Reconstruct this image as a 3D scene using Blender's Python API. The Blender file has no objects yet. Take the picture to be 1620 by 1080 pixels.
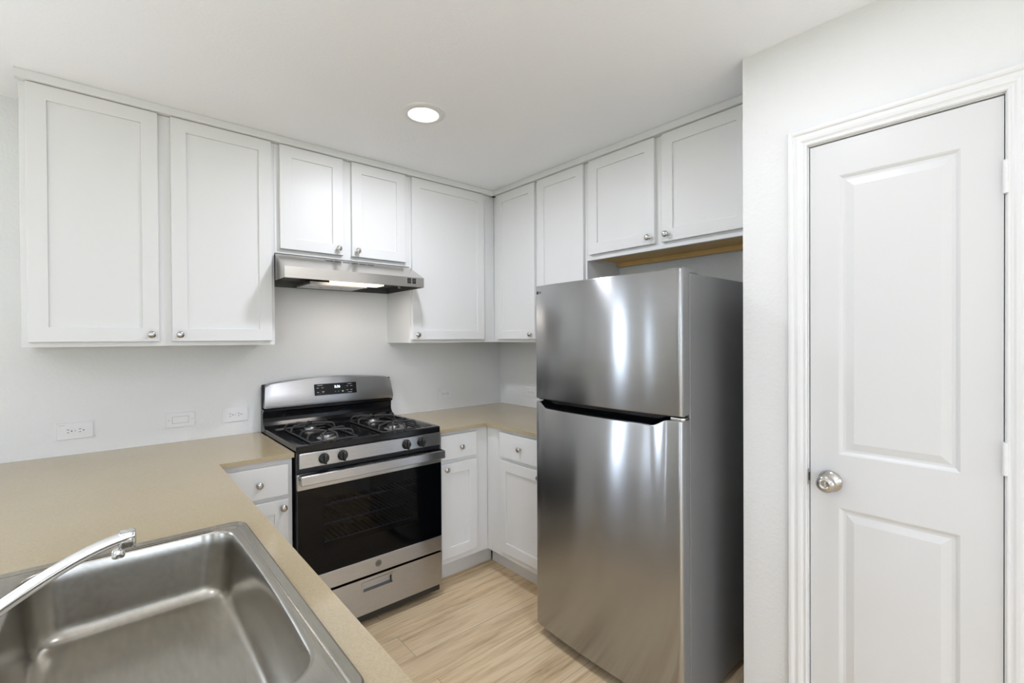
import bpy, bmesh, math, random
from mathutils import Vector, Matrix
random.seed(7)
R = math.radians
scene = bpy.context.scene
COL = scene.collection

# ------------------------------------------------------------------ camera
def make_camera():
    f_px = 735.79
    cam = bpy.data.cameras.new('camera')
    cam.sensor_fit = 'HORIZONTAL'; cam.sensor_width = 36.0
    cam.lens = 36.0 * f_px / 1620.0
    cam.clip_start = 0.02
    o = bpy.data.objects.new('camera', cam); COL.objects.link(o)
    yw, pt, rl = R(40.9492), R(-0.3817), R(-0.3161)
    fwd = Vector((math.sin(yw)*math.cos(pt), math.cos(yw)*math.cos(pt), math.sin(pt)))
    r = Vector((math.cos(yw), -math.sin(yw), 0)); u = r.cross(fwd)
    r2 = r*math.cos(rl) + u*math.sin(rl); u2 = -r*math.sin(rl) + u*math.cos(rl)
    m = Matrix((r2, u2, -fwd)).transposed().to_4x4()
    m.translation = Vector((-2.3483, -2.8482, 1.4209))
    o.matrix_world = m
    scene.camera = o
make_camera()

# ------------------------------------------------------------------ view and world
scene.view_settings.view_transform = 'Standard'
scene.view_settings.look = 'None'
scene.view_settings.exposure = 0.22
scene.view_settings.gamma = 1.0
scene.view_settings.use_curve_mapping = False
scene.cycles.max_bounces = 10
scene.cycles.diffuse_bounces = 6
scene.cycles.glossy_bounces = 5
scene.cycles.caustics_reflective = False
scene.cycles.caustics_refractive = False
scene.cycles.sample_clamp_indirect = 6.0

W = bpy.data.worlds.new('sky'); scene.world = W; W.use_nodes = True
bgn = W.node_tree.nodes['Background']
bgn.inputs[0].default_value = (0.81, 0.93, 1.11, 1); bgn.inputs[1].default_value = 4.0

WB = (0.925, 0.985, 1.15)      # camera white balance, carried by every light alike
def wb(c): return tuple(a*b for a, b in zip(c, WB))
# daylight through the windows: one area light filling each opening, just outside its pane
def daylight(name, loc, direction, sx, sz, power, color=(0.93, 0.965, 1.0)):
    l = bpy.data.lights.new(name, 'AREA'); l.shape = 'RECTANGLE'; l.size = sx; l.size_y = sz
    l.energy = power; l.color = wb(color)
    o = bpy.data.objects.new(name, l); COL.objects.link(o)
    o.location = loc
    o.rotation_euler = Vector(direction).to_track_quat('-Z', 'Y').to_euler()
    return o
P_BACK, P_LEFT, P_FRONT, P_GLEFT, P_GFRONT = 19, 2.5, 17, 10, 22
P_CAN1, P_CAN2, P_CANL, P_CANF, P_HOOD, P_BNC1, P_BNC2, P_BNC3 = 9.0, 3.9, 4, 3, 1.25, 32, 4.5, 8.5
# openings: (x or y range, z range)
WIN_BACK = [(-3.95, -3.40, 0.12, 2.2), (-5.15, -4.75, 0.12, 2.2)]
WIN_LEFT = [(-2.9, -1.5, 0.7, 2.1), (-5.2, -3.8, 0.7, 2.1)]
WIN_FRONT = [(-5.6, -3.8, 0.05, 2.1), (-2.6, -1.0, 0.8, 2.1)]
# sky light falls in level; added lights outside shine up to brighten the ceiling
for a, b, c, d in WIN_BACK:
    daylight('daylight_back', ((a+b)/2, 0.158, (c+d)/2), (0, -1, 0), b-a+0.1, d-c, P_BACK*(b-a)/0.5)
for a, b, c, d in WIN_LEFT:
    daylight('daylight_left', (-7.2, (a+b)/2, (c+d)/2), (1, 0, 0), b-a, d-c, P_LEFT)
    daylight('added_uplight_left', (-8.0, (a+b)/2, 0.2), (1, 0, 0.8), b-a, 1.4, P_GLEFT)
for a, b, c, d in WIN_FRONT:
    daylight('daylight_front', ((a+b)/2, -7.2, (c+d)/2), (0, 1, 0), b-a, d-c, P_FRONT)
    daylight('added_uplight_front', ((a+b)/2, -8.0, 0.2), (0, 1, 0.8), b-a, 1.4, P_GFRONT)

# lights added outside the frame, aimed up to brighten the ceiling
def bounce(name, loc, power):
    o = daylight(name, loc, (0, 0, 1), 0.9, 0.9, power, (1.0, 0.99, 0.97))
    o.data.spread = R(130)
bounce('added_bounce_light', (-3.6, -4.3, 1.0), P_BNC1)
bounce('added_bounce_light', (-1.45, -3.5, 0.90), P_BNC2)
bounce('added_bounce_light', (-3.6, -1.8, 0.55), P_BNC3)

# ------------------------------------------------------------------ materials
def nmat(name):
    m = bpy.data.materials.new(name); m.use_nodes = True
    nt = m.node_tree; return m, nt, nt.nodes['Principled BSDF']
def pmat(name, col, rough=0.5, metal=0.0, spec=0.5, coat=0.0):
    m, nt, b = nmat(name)
    b.inputs['Base Color'].default_value = (*col, 1); b.inputs['Roughness'].default_value = rough
    b.inputs['Metallic'].default_value = metal; b.inputs['Specular IOR Level'].default_value = spec
    b.inputs['Coat Weight'].default_value = coat
    return m
def coords(nt, kind='Object', scale=(1, 1, 1)):
    tc = nt.nodes.new('ShaderNodeTexCoord'); mp = nt.nodes.new('ShaderNodeMapping')
    mp.inputs['Scale'].default_value = scale
    nt.links.new(tc.outputs[kind], mp.inputs['Vector']); return mp.outputs['Vector']
def noise(nt, vec, scale, detail=3, rough=0.55):
    n = nt.nodes.new('ShaderNodeTexNoise'); n.inputs['Scale'].default_value = scale
    n.inputs['Detail'].default_value = detail; n.inputs['Roughness'].default_value = rough
    nt.links.new(vec, n.inputs['Vector']); return n
def ramp(nt, fac, stops):
    r = nt.nodes.new('ShaderNodeValToRGB')
    while len(r.color_ramp.elements) < len(stops): r.color_ramp.elements.new(0.5)
    for e, (p, c) in zip(r.color_ramp.elements, stops):
        e.position = p; e.color = (*c, 1) if len(c) == 3 else c
    nt.links.new(fac, r.inputs['Fac']); return r
def bump(nt, b, height, strength, dist):
    n = nt.nodes.new('ShaderNodeBump'); n.inputs['Strength'].default_value = strength
    n.inputs['Distance'].default_value = dist
    nt.links.new(height, n.inputs['Height']); nt.links.new(n.outputs['Normal'], b.inputs['Normal'])

def wall_paint(name, col, scale=130, strength=0.25, rough=0.7):
    m, nt, b = nmat(name)
    b.inputs['Base Color'].default_value = (*col, 1); b.inputs['Roughness'].default_value = rough
    b.inputs['Specular IOR Level'].default_value = 0.3
    n = noise(nt, coords(nt), scale, 3, 0.5)
    bump(nt, b, n.outputs['Fac'], strength, 0.004)
    return m
M = {}
M['wall'] = wall_paint('wall_paint', (0.755, 0.76, 0.757), 75, 0.4)
M['ceiling'] = wall_paint('ceiling_paint', (0.90, 0.92, 0.95), 90, 0.3)
M['cabinet'] = pmat('cabinet_white', (0.745, 0.745, 0.738), 0.4, spec=0.35)
M['trim'] = pmat('trim_white', (0.75, 0.753, 0.753), 0.3, spec=0.45)
M['door'] = pmat('door_white', (0.67, 0.673, 0.673), 0.35, spec=0.4)
M['plastic_white'] = pmat('plastic_white', (0.765, 0.765, 0.765), 0.4, spec=0.35)
M['slot'] = pmat('slot_dark', (0.03, 0.03, 0.03), 0.6)
M['black'] = pmat('black_plastic', (0.012, 0.012, 0.012), 0.35)
M['black_gloss'] = pmat('black_enamel', (0.006, 0.006, 0.007), 0.14, spec=0.4)
M['black_lip'] = pmat('black_lip', (0.02, 0.02, 0.021), 0.3, spec=0.6)
M['cast_iron'] = pmat('cast_iron', (0.025, 0.025, 0.026), 0.45)
M['chrome'] = pmat('chrome', (0.82, 0.83, 0.84), 0.07, 1.0)
M['nickel'] = pmat('brushed_nickel', (0.50, 0.48, 0.45), 0.24, 1.0)
M['aluminium'] = pmat('burner_aluminium', (0.46, 0.45, 0.43), 0.3, 1.0)
M['dark_grey'] = pmat('dark_grey', (0.05, 0.05, 0.052), 0.5)
M['logo_grey'] = pmat('logo_grey', (0.07, 0.068, 0.065), 0.35, 0.5)
M['label_grey'] = pmat('label_grey', (0.45, 0.44, 0.42), 0.5)
M['gasket'] = pmat('gasket', (0.03, 0.03, 0.03), 0.6)
M['inner_enamel'] = pmat('oven_enamel', (0.03, 0.032, 0.04), 0.4)
M['rack_wire'] = pmat('rack_wire', (0.6, 0.62, 0.64), 0.3, 1.0)

def brushed(name, col, rough, aniso, tangent=(0, 0, 1), streak=(1, 1, 60), amp=0.05):
    m, nt, b = nmat(name)
    b.inputs['Metallic'].default_value = 1.0; b.inputs['Roughness'].default_value = rough
    b.inputs['Anisotropic'].default_value = aniso
    if aniso:
        v = nt.nodes.new('ShaderNodeCombineXYZ')
        for i in range(3): v.inputs[i].default_value = tangent[i]
        nt.links.new(v.outputs[0], b.inputs['Tangent'])
    n = noise(nt, coords(nt, 'Object', streak), 14, 4, 0.6)
    lo = tuple(max(0, c-amp) for c in col); hi = tuple(c+amp for c in col)
    r = ramp(nt, n.outputs['Fac'], [(0.3, lo), (0.7, hi)])
    nt.links.new(r.outputs['Color'], b.inputs['Base Color'])
    return m
M['steel'] = brushed('brushed_steel', (0.535, 0.54, 0.555), 0.30, 0.9)
M['fridge_steel'] = brushed('fridge_steel', (0.42, 0.425, 0.435), 0.205, 1.0, streak=(1, 1, 40), amp=0.012)
M['sink_steel'] = brushed('sink_steel', (0.41, 0.39, 0.35), 0.26, 0.0, streak=(6, 1, 6), amp=0.03)
M['hood_steel'] = brushed('hood_steel', (0.66, 0.63, 0.59), 0.25, 0.55, streak=(1, 40, 60), amp=0.04)
M['hood_inner'] = pmat('hood_inner', (0.13, 0.13, 0.13), 0.45, 0.7)
M['filter_mesh'] = brushed('filter_mesh', (0.62, 0.62, 0.62), 0.35, 0.0, streak=(60, 60, 60), amp=0.2)
def fridge_side():
    m, nt, b = nmat('fridge_side_grey')
    b.inputs['Base Color'].default_value = (0.23, 0.23, 0.232, 1); b.inputs['Metallic'].default_value = 0.3
    b.inputs['Roughness'].default_value = 0.38
    n = noise(nt, coords(nt), 420, 2)
    bump(nt, b, n.outputs['Fac'], 0.35, 0.002)
    return m
M['fridge_side'] = fridge_side()

def quartz():
    m, nt, b = nmat('tan_quartz')
    v = coords(nt)
    n1 = noise(nt, v, 260, 3, 0.7); n2 = noise(nt, v, 3.0, 3, 0.5)
    r1 = ramp(nt, n1.outputs['Fac'], [(0.3, (0.40, 0.325, 0.208)), (0.7, (0.475, 0.393, 0.258))])
    mx = nt.nodes.new('ShaderNodeMix'); mx.data_type = 'RGBA'; mx.blend_type = 'MULTIPLY'; mx.inputs['Factor'].default_value = 1
    r2 = ramp(nt, n2.outputs['Fac'], [(0.3, (0.95, 0.95, 0.95)), (0.7, (1, 1, 1))])
    nt.links.new(r1.outputs['Color'], mx.inputs[6]); nt.links.new(r2.outputs['Color'], mx.inputs[7])
    nt.links.new(mx.outputs[2], b.inputs['Base Color'])
    b.inputs['Roughness'].default_value = 0.10; b.inputs['Specular IOR Level'].default_value = 0.5
    return m
M['quartz'] = quartz()

def planks():
    m, nt, b = nmat('vinyl_plank')
    v = coords(nt)
    tcv = nt.nodes.new('ShaderNodeMapping'); tcv.inputs['Location'].default_value = (0.10, 0.107, 0)
    nt.links.new(v, tcv.inputs['Vector']); vec = tcv.outputs['Vector']
    br = nt.nodes.new('ShaderNodeTexBrick'); br.offset = 0.37; br.offset_frequency = 2
    br.inputs['Scale'].default_value = 1; br.inputs['Brick Width'].default_value = 1.22; br.inputs['Row Height'].default_value = 0.178
    br.inputs['Mortar Size'].default_value = 0.0009; br.inputs['Mortar Smooth'].default_value = 0.2; br.inputs['Bias'].default_value = 0
    br.inputs['Color1'].default_value = (0, 0, 0, 1); br.inputs['Color2'].default_value = (1, 1, 1, 1); br.inputs['Mortar'].default_value = (0.5, 0.5, 0.5, 1)
    nt.links.new(vec, br.inputs['Vector'])
    # grain: noise stretched along the plank, shifted per plank
    cmb = nt.nodes.new('ShaderNodeVectorMath'); cmb.operation = 'MULTIPLY_ADD'
    cmb.inputs[1].default_value = (7, 13, 5)
    nt.links.new(br.outputs['Color'], cmb.inputs[0]); nt.links.new(vec, cmb.inputs[2])
    st = nt.nodes.new('ShaderNodeMapping'); st.inputs['Scale'].default_value = (1.4, 17, 1)
    nt.links.new(cmb.outputs[0], st.inputs['Vector'])
    g1 = noise(nt, st.outputs['Vector'], 1.6, 6, 0.62)
    st2 = nt.nodes.new('ShaderNodeMapping'); st2.inputs['Scale'].default_value = (1.2, 55, 1)
    nt.links.new(cmb.outputs[0], st2.inputs['Vector'])
    g2 = noise(nt, st2.outputs['Vector'], 3.0, 4, 0.7)
    c1 = ramp(nt, g1.outputs['Fac'], [(0.3, (0.46, 0.325, 0.19)), (0.42, (0.70, 0.53, 0.335)), (0.55, (0.84, 0.665, 0.44)), (0.72, (0.76, 0.615, 0.42))])
    c2 = ramp(nt, g2.outputs['Fac'], [(0.3, (0.72, 0.68, 0.63)), (0.5, (1, 1, 1))])
    mx = nt.nodes.new('ShaderNodeMix'); mx.data_type = 'RGBA'; mx.blend_type = 'MULTIPLY'; mx.inputs['Factor'].default_value = 0.8
    nt.links.new(c1.outputs['Color'], mx.inputs[6]); nt.links.new(c2.outputs['Color'], mx.inputs[7])
    tone = ramp(nt, br.outputs['Color'], [(0, (0.93, 0.92, 0.90)), (1, (1.04, 1.03, 1.0))])
    mt = nt.nodes.new('ShaderNodeMix'); mt.data_type = 'RGBA'; mt.blend_type = 'MULTIPLY'; mt.inputs['Factor'].default_value = 1
    nt.links.new(mx.outputs[2], mt.inputs[6]); nt.links.new(tone.outputs['Color'], mt.inputs[7])
    mm = nt.nodes.new('ShaderNodeMix'); mm.data_type = 'RGBA'
    nt.links.new(br.outputs['Fac'], mm.inputs['Factor']); nt.links.new(mt.outputs[2], mm.inputs[6])
    mm.inputs[7].default_value = (0.26, 0.19, 0.11, 1)
    nt.links.new(mm.outputs[2], b.inputs['Base Color'])
    b.inputs['Roughness'].default_value = 0.42; b.inputs['Specular IOR Level'].default_value = 0.4
    bump(nt, b, g2.outputs['Fac'], 0.08, 0.002)
    return m
M['planks'] = planks()

def raw_wood():
    m, nt, b = nmat('raw_plywood')
    n = noise(nt, coords(nt, 'Object', (2, 40, 40)), 3, 5, 0.6)
    r = ramp(nt, n.outputs['Fac'], [(0.3, (0.62, 0.39, 0.12)), (0.7, (0.78, 0.53, 0.22))])
    nt.links.new(r.outputs['Color'], b.inputs['Base Color']); b.inputs['Roughness'].default_value = 0.5
    return m
M['raw_wood'] = raw_wood()
def glass(name, tint, refl=1.45, gloss_min=0.0):
    m = bpy.data.materials.new(name); m.use_nodes = True; nt = m.node_tree
    for n in list(nt.nodes): nt.nodes.remove(n)
    out = nt.nodes.new('ShaderNodeOutputMaterial'); mix = nt.nodes.new('ShaderNodeMixShader')
    tr = nt.nodes.new('ShaderNodeBsdfTransparent'); gl = nt.nodes.new('ShaderNodeBsdfGlossy'); fr = nt.nodes.new('ShaderNodeFresnel')
    tr.inputs[0].default_value = (*tint, 1); gl.inputs['Roughness'].default_value = 0.02; fr.inputs['IOR'].default_value = refl
    ge = nt.nodes.new('ShaderNodeNewGeometry'); ml = nt.nodes.new('ShaderNodeMath'); ml.operation = 'MULTIPLY_ADD'
    ml.inputs[1].default_value = -1.0; ml.inputs[2].default_value = 1.0      # reflect at the outer face only; the inner face just lets light out
    m2 = nt.nodes.new('ShaderNodeMath'); m2.operation = 'MULTIPLY'
    nt.links.new(ge.outputs['Backfacing'], ml.inputs[0]); nt.links.new(fr.outputs[0], m2.inputs[0]); nt.links.new(ml.outputs[0], m2.inputs[1])
    nt.links.new(m2.outputs[0], mix.inputs[0]); nt.links.new(tr.outputs[0], mix.inputs[1]); nt.links.new(gl.outputs[0], mix.inputs[2])
    nt.links.new(mix.outputs[0], out.inputs[0]); return m
M['window_glass'] = glass('window_glass', (0.97, 0.98, 0.98))
M['oven_glass'] = glass('oven_glass', (0.40, 0.45, 0.55), 1.36)
def emit(name, col, strength):
    m, nt, b = nmat(name)
    b.inputs['Base Color'].default_value = (*col, 1)
    b.inputs['Emission Color'].default_value = (*col, 1); b.inputs['Emission Strength'].default_value = strength
    return m
M['lens'] = emit('lamp_lens', (1.0, 0.97, 0.92), 6.0)
M['hood_lens'] = emit('hood_lens', (1.0, 0.87, 0.68), 1.6)
M['digits'] = emit('clock_digits', (0.75, 0.92, 1.0), 2.5)
def grass():
    m, nt, b = nmat('lawn')
    n = noise(nt, coords(nt), 6, 5, 0.7)
    r = ramp(nt, n.outputs['Fac'], [(0.3, (0.06, 0.12, 0.03)), (0.7, (0.16, 0.24, 0.08))])
    nt.links.new(r.outputs['Color'], b.inputs['Base Color']); b.inputs['Roughness'].default_value = 0.9
    return m
M['lawn'] = grass()

# ------------------------------------------------------------------ mesh helpers
def tag(o, label=None, cat=None, group=None, kind=None):
    if label: o['label'] = label
    if cat: o['category'] = cat
    if group: o['group'] = group
    if kind: o['kind'] = kind
    return o
def thing(name, label, cat, loc=(0, 0, 0), rz=0.0, group=None, kind=None):
    o = bpy.data.objects.new(name, None); COL.objects.link(o); o.empty_display_size = 0.1
    o.location = loc; o.rotation_euler = (0, 0, R(rz))
    return tag(o, label, cat, group, kind)
def obj(name, bm, mats, parent=None, smooth=False, label=None):
    me = bpy.data.meshes.new(name)
    bmesh.ops.recalc_face_normals(bm, faces=bm.faces[:])
    if smooth:
        for f in bm.faces: f.smooth = True
    bm.to_mesh(me); bm.free()
    if not isinstance(mats, (list, tuple)): mats = [mats]
    for m in mats: me.materials.append(m)
    o = bpy.data.objects.new(name, me); COL.objects.link(o)
    if smooth:
        me.set_sharp_from_angle(angle=R(38))
    if parent: o.parent = parent
    if label: o['label'] = label
    return o
def box(bm, x0, x1, y0, y1, z0, z1, bev=0.0, seg=2, mi=0):
    if x1 < x0: x0, x1 = x1, x0
    if y1 < y0: y0, y1 = y1, y0
    if z1 < z0: z0, z1 = z1, z0
    vs = [bm.verts.new((x, y, z)) for x in (x0, x1) for y in (y0, y1) for z in (z0, z1)]
    fs = [(0, 1, 3, 2), (4, 6, 7, 5), (0, 4, 5, 1), (2, 3, 7, 6), (0, 2, 6, 4), (1, 5, 7, 3)]
    faces = [bm.faces.new([vs[i] for i in f]) for f in fs]
    for f in faces: f.material_index = mi
    if bev > 0:
        es = list({e for f in faces for e in f.edges})
        r = bmesh.ops.bevel(bm, geom=es, offset=bev, segments=seg, affect='EDGES', profile=0.5)
        for f in r['faces']: f.material_index = mi
    return faces
def bx(*a, **k):
    bm = bmesh.new(); box(bm, *a, **k); return bm
def lathe(bm, prof, n=32, axis='z', loc=(0, 0, 0), mi=0, caps=True):
    """prof: list of (radius, height) along the axis"""
    rings = []
    for r, h in prof:
        ring = []
        for i in range(n):
            a = 2*math.pi*i/n; c, s = r*math.cos(a), r*math.sin(a)
            p = {'z': (c, s, h), 'y': (c, h, s), 'x': (h, c, s)}[axis]
            ring.append(bm.verts.new((p[0]+loc[0], p[1]+loc[1], p[2]+loc[2])))
        rings.append(ring)
    for a, b in zip(rings, rings[1:]):
        for i in range(n):
            f = bm.faces.new((a[i], a[(i+1) % n], b[(i+1) % n], b[i])); f.material_index = mi
    if caps:
        for ring in (rings[0], rings[-1]):
            f = bm.faces.new(ring); f.material_index = mi
    return rings
def tube(bm, pts, r, n=10, mi=0, closed=False):
    """sweep a circle (or ellipse radii list) along pts"""
    pts = [Vector(p) for p in pts]; N = len(pts); rings = []
    up = Vector((0, 0, 1)); prev = None
    for i, p in enumerate(pts):
        if closed: t = (pts[(i+1) % N] - pts[i-1]).normalized()
        else: t = (pts[min(i+1, N-1)] - pts[max(i-1, 0)]).normalized()
        if prev is None:
            a = t.cross(up)
            if a.length < 1e-3: a = t.cross(Vector((1, 0, 0)))
            a.normalize()
        else:
            a = (prev - t*prev.dot(t)).normalized()
        prev = a; b = a.cross(t)
        rr = r[i] if isinstance(r, (list, tuple)) else r
        ra, rb = rr if isinstance(rr, (list, tuple)) else (rr, rr)
        rings.append([bm.verts.new(p + a*ra*math.cos(2*math.pi*k/n) + b*rb*math.sin(2*math.pi*k/n)) for k in range(n)])
    prs = list(zip(rings, rings[1:])) + ([(rings[-1], rings[0])] if closed else [])
    for a, b in prs:
        for k in range(n):
            f = bm.faces.new((a[k], a[(k+1) % n], b[(k+1) % n], b[k])); f.material_index = mi
    if not closed:
        bm.faces.new(rings[0]).material_index = mi; bm.faces.new(rings[-1]).material_index = mi
def prism(bm, outline, axis, a0, a1, mi=0, bev=0.0):
    """outline of 2-D points extruded along axis: 'x': (y,z), 'y': (x,z), 'z': (x,y)"""
    def P(u, v, a): return {'x': (a, u, v), 'y': (u, a, v), 'z': (u, v, a)}[axis]
    A = [bm.verts.new(P(u, v, a0)) for u, v in outline]; B = [bm.verts.new(P(u, v, a1)) for u, v in outline]
    n = len(A); fs = [bm.faces.new(A), bm.faces.new(B)]
    for i in range(n): fs.append(bm.faces.new((A[i], A[(i+1) % n], B[(i+1) % n], B[i])))
    for f in fs: f.material_index = mi
    if bev:
        es = list({e for f in fs for e in f.edges})
        for f in bmesh.ops.bevel(bm, geom=es, offset=bev, segments=2, affect='EDGES', profile=0.5)['faces']: f.material_index = mi
def rounded_rect(x0, x1, y0, y1, r, k=6):
    out = []
    for cx, cy, a0 in ((x1-r, y1-r, 0), (x0+r, y1-r, 90), (x0+r, y0+r, 180), (x1-r, y0+r, 270)):
        for i in range(k+1):
            a = R(a0 + 90*i/k); out.append((cx + r*math.cos(a), cy + r*math.sin(a)))
    return out
def text(name, body, size, loc, rot, mat, parent, extrude=0.0003, align='CENTER'):
    c = bpy.data.curves.new(name, 'FONT'); c.body = body; c.size = size; c.extrude = extrude
    c.align_x = align; c.align_y = 'CENTER'; c.materials.append(mat)
    o = bpy.data.objects.new(name, c); COL.objects.link(o)
    bpy.context.view_layer.update()
    me = bpy.data.meshes.new_from_object(o.evaluated_get(bpy.context.evaluated_depsgraph_get()))
    bpy.data.objects.remove(o); bpy.data.curves.remove(c)
    o = bpy.data.objects.new(name, me); COL.objects.link(o)
    o.location = loc; o.rotation_euler = [R(a) for a in rot]; o.parent = parent
    return o
def ring_wall(bm, axis, p0, p1, u0, u1, z0, z1, holes):
    """a wall slab between p0..p1 across its thickness with rectangular holes (sorted along u)"""
    def B(a, b, c, d):
        if b-a < 1e-5 or d-c < 1e-5: return
        if axis == 'x': box(bm, a, b, p0, p1, c, d)
        else: box(bm, p0, p1, a, b, c, d)
    cur = u0
    for (a, b, c, d) in sorted(holes):
        B(cur, a, z0, z1); B(a, b, z0, c); B(a, b, d, z1); cur = b
    B(cur, u1, z0, z1)

# ------------------------------------------------------------------ the setting
CEIL = 2.44
XL, YF = -6.9, -6.9          # far left wall and the wall behind the camera
XP, YP = -0.5804, -2.1115    # pantry front face and its corner
def struct(name, bm, mats, label=None, cat=None, smooth=False):
    o = obj(name, bm, mats, None, smooth)
    return tag(o, label, cat, None, 'structure')
bm = bmesh.new(); box(bm, XL-0.15, 0.15, YF-0.15, 0.15, -0.12, 0.0)
struct('floor', bm, M['planks'], 'light oak vinyl plank floor running between the range and refrigerator', 'floor')
bm = bmesh.new(); box(bm, XL-0.15, 0.15, YF-0.15, 0.15, CEIL, CEIL+0.12)
struct('ceiling', bm, M['ceiling'], 'flat white textured ceiling over the kitchen', 'ceiling')
bm = bmesh.new(); ring_wall(bm, 'x', 0.0, 0.15, XL-0.15, 0.15, 0, CEIL, WIN_BACK)
struct('wall_back', bm, M['wall'], 'white textured wall behind the range and the outlets', 'wall')
bm = bmesh.new(); ring_wall(bm, 'y', 0.0, 0.15, YF-0.15, 0.0, 0, CEIL, [])
struct('wall_right', bm, M['wall'], 'white wall behind the refrigerator', 'wall')
bm = bmesh.new(); ring_wall(bm, 'y', XL-0.15, XL, YF-0.15, 0.0, 0, CEIL, WIN_LEFT)
struct('wall_left', bm, M['wall'], 'white wall at the far left end of the room', 'wall')
bm = bmesh.new(); ring_wall(bm, 'x', YF-0.15, YF, XL, 0.0, 0, CEIL, WIN_FRONT)
struct('wall_front', bm, M['wall'], 'white wall behind the camera', 'wall')
# pantry closet: door wall with its opening, plus the side returning to the right wall
DY0, DY1, DZ = -2.7805, -2.3185, 2.058
bm = bmesh.new()
ring_wall(bm, 'y', XP, XP+0.115, -3.6, YP, 0, CEIL, [(DY0, DY1, -0.001, DZ)])
box(bm, XP+0.115, -0.001, YP-0.115, YP, 0, CEIL)
box(bm, XP+0.115, -0.001, -3.6, -3.485, 0, CEIL)
bm2 = bm
struct('wall_pantry', bm2, M['wall'], 'white pantry wall beside the refrigerator with a panelled door in it', 'wall')

def window(n, axis, a, b, c, d, p_in, p_out):
    mid = (p_in+p_out)/2; sgn = 1 if p_out > p_in else -1
    t = thing('window_%d' % n, 'white framed daylight window beyond the kitchen', 'window', kind='structure')
    def BX(bm, u0, u1, q0, q1, z0, z1):
        if axis == 'x': box(bm, u0, u1, q0, q1, z0, z1)
        else: box(bm, q0, q1, u0, u1, z0, z1)
    bm = bmesh.new(); w = 0.05; q0, q1 = mid-0.03, mid+0.03
    BX(bm, a, a+w, q0, q1, c, d); BX(bm, b-w, b, q0, q1, c, d); BX(bm, a+w, b-w, q0, q1, c, c+w); BX(bm, a+w, b-w, q0, q1, d-w, d)
    BX(bm, a+w, b-w, q0+0.01, q1-0.01, (c+d)/2-0.02, (c+d)/2+0.02)
    obj('window_frame', bm, M['trim'], t)
    bm = bmesh.new(); BX(bm, a+w, b-w, mid-0.003, mid+0.003, c+w, d-w)
    obj('pane', bm, M['window_glass'], t)
    return t
k = 1
for (a, b, c, d) in WIN_BACK: window(k, 'x', a, b, c, d, 0.0, 0.15); k += 1
for (a, b, c, d) in WIN_LEFT: window(k, 'y', a, b, c, d, XL, XL-0.15); k += 1
for (a, b, c, d) in WIN_FRONT: window(k, 'x', a, b, c, d, YF, YF-0.15); k += 1
bm = bmesh.new(); box(bm, -40, 30, -40, 30, -0.5, -0.3)
tag(obj('lawn', bm, M['lawn']), 'green lawn outside the house', 'lawn', kind='structure')

# pantry door with two moulded panels; local frame: x to the viewer's right, -y out of the wall
def frustum_panel(bm, x0, x1, z0, z1, y, steps):
    """recessed moulding: rings of (inset, depth) from a flat front; returns innermost ring face"""
    prev = None
    for ins, dep in steps:
        ring = [bm.verts.new(p) for p in ((x0+ins, y+dep, z0+ins), (x1-ins, y+dep, z0+ins), (x1-ins, y+dep, z1-ins), (x0+ins, y+dep, z1-ins))]
        if prev:
            for i in range(4): bm.faces.new((prev[i], prev[(i+1) % 4], ring[(i+1) % 4], ring[i]))
        prev = ring
    bm.faces.new(prev)
def panel_slab(bm, w, z0, z1, yf, yb, panels, steps):
    """slab 0..w by z0..z1, front at yf (towards -y), with moulded panels (x0,x1,pz0,pz1) stacked in one column"""
    px0, px1 = panels[0][0], panels[0][1]
    zs = [z0]
    for p in panels: zs += [p[2], p[3]]
    zs.append(z1)
    def q(a, b, c, d):
        bm.faces.new([bm.verts.new(v) for v in ((a, yf, c), (b, yf, c), (b, yf, d), (a, yf, d))])
    for lo, hi in zip(zs, zs[1:]):
        q(0, px0, lo, hi); q(px1, w, lo, hi)
    for i in range(0, len(zs)-1, 2): q(px0, px1, zs[i], zs[i+1])
    for p in panels: frustum_panel(bm, p[0], p[1], p[2], p[3], yf, steps)
    for a, b in (((0, z0), (0, z1)), ((0, z1), (w, z1)), ((w, z1), (w, z0)), ((w, z0), (0, z0))):
        bm.faces.new([bm.verts.new(v) for v in ((a[0], yf, a[1]), (b[0], yf, b[1]), (b[0], yb, b[1]), (a[0], yb, a[1]))])
    bm.faces.new([bm.verts.new(v) for v in ((0, yb, z0), (w, yb, z0), (w, yb, z1), (0, yb, z1))])
    bmesh.ops.remove_doubles(bm, verts=bm.verts[:], dist=1e-5)

pd = thing('door_1', 'white two-panel pantry door with a satin knob', 'door', (XP, -2.3275, 0), -90, kind='structure')
DW = 0.4450
MOLD = [(0, 0), (0.004, 0.002), (0.010, 0.007), (0.014, 0.0075), (0.018, 0.0075), (0.040, 0.0015), (0.044, 0.0015)]
bm = bmesh.new(); panel_slab(bm, DW, 0.012, 2.048, 0.004, 0.039, [(0.080, 0.363, 0.215, 0.871), (0.080, 0.363, 1.042, 1.937)], MOLD)
obj('door_panel', bm, M['door'], pd)
def lathe_prof_knob(bm, cx, cz, y0):
    # rosette then rounded knob, pointing to -y
    prof = [(0.0, 0.0), (0.0335, 0.0), (0.0345, -0.003), (0.033, -0.007), (0.026, -0.012), (0.016, -0.016), (0.0125, -0.020), (0.0125, -0.028),
            (0.018, -0.032), (0.0245, -0.038), (0.0275, -0.046), (0.0265, -0.053), (0.021, -0.0585), (0.014, -0.0605), (0.0125, -0.0595), (0.0085, -0.0585), (0.0, -0.0585)]
    lathe(bm, prof[1:-1], 40, 'y', (cx, y0, cz))
bm = bmesh.new(); lathe_prof_knob(bm, 0.0565, 0.951, 0.004)
kn = obj('door_knob', bm, M['nickel'], pd, True, label='satin nickel round knob with a button lock')
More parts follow.
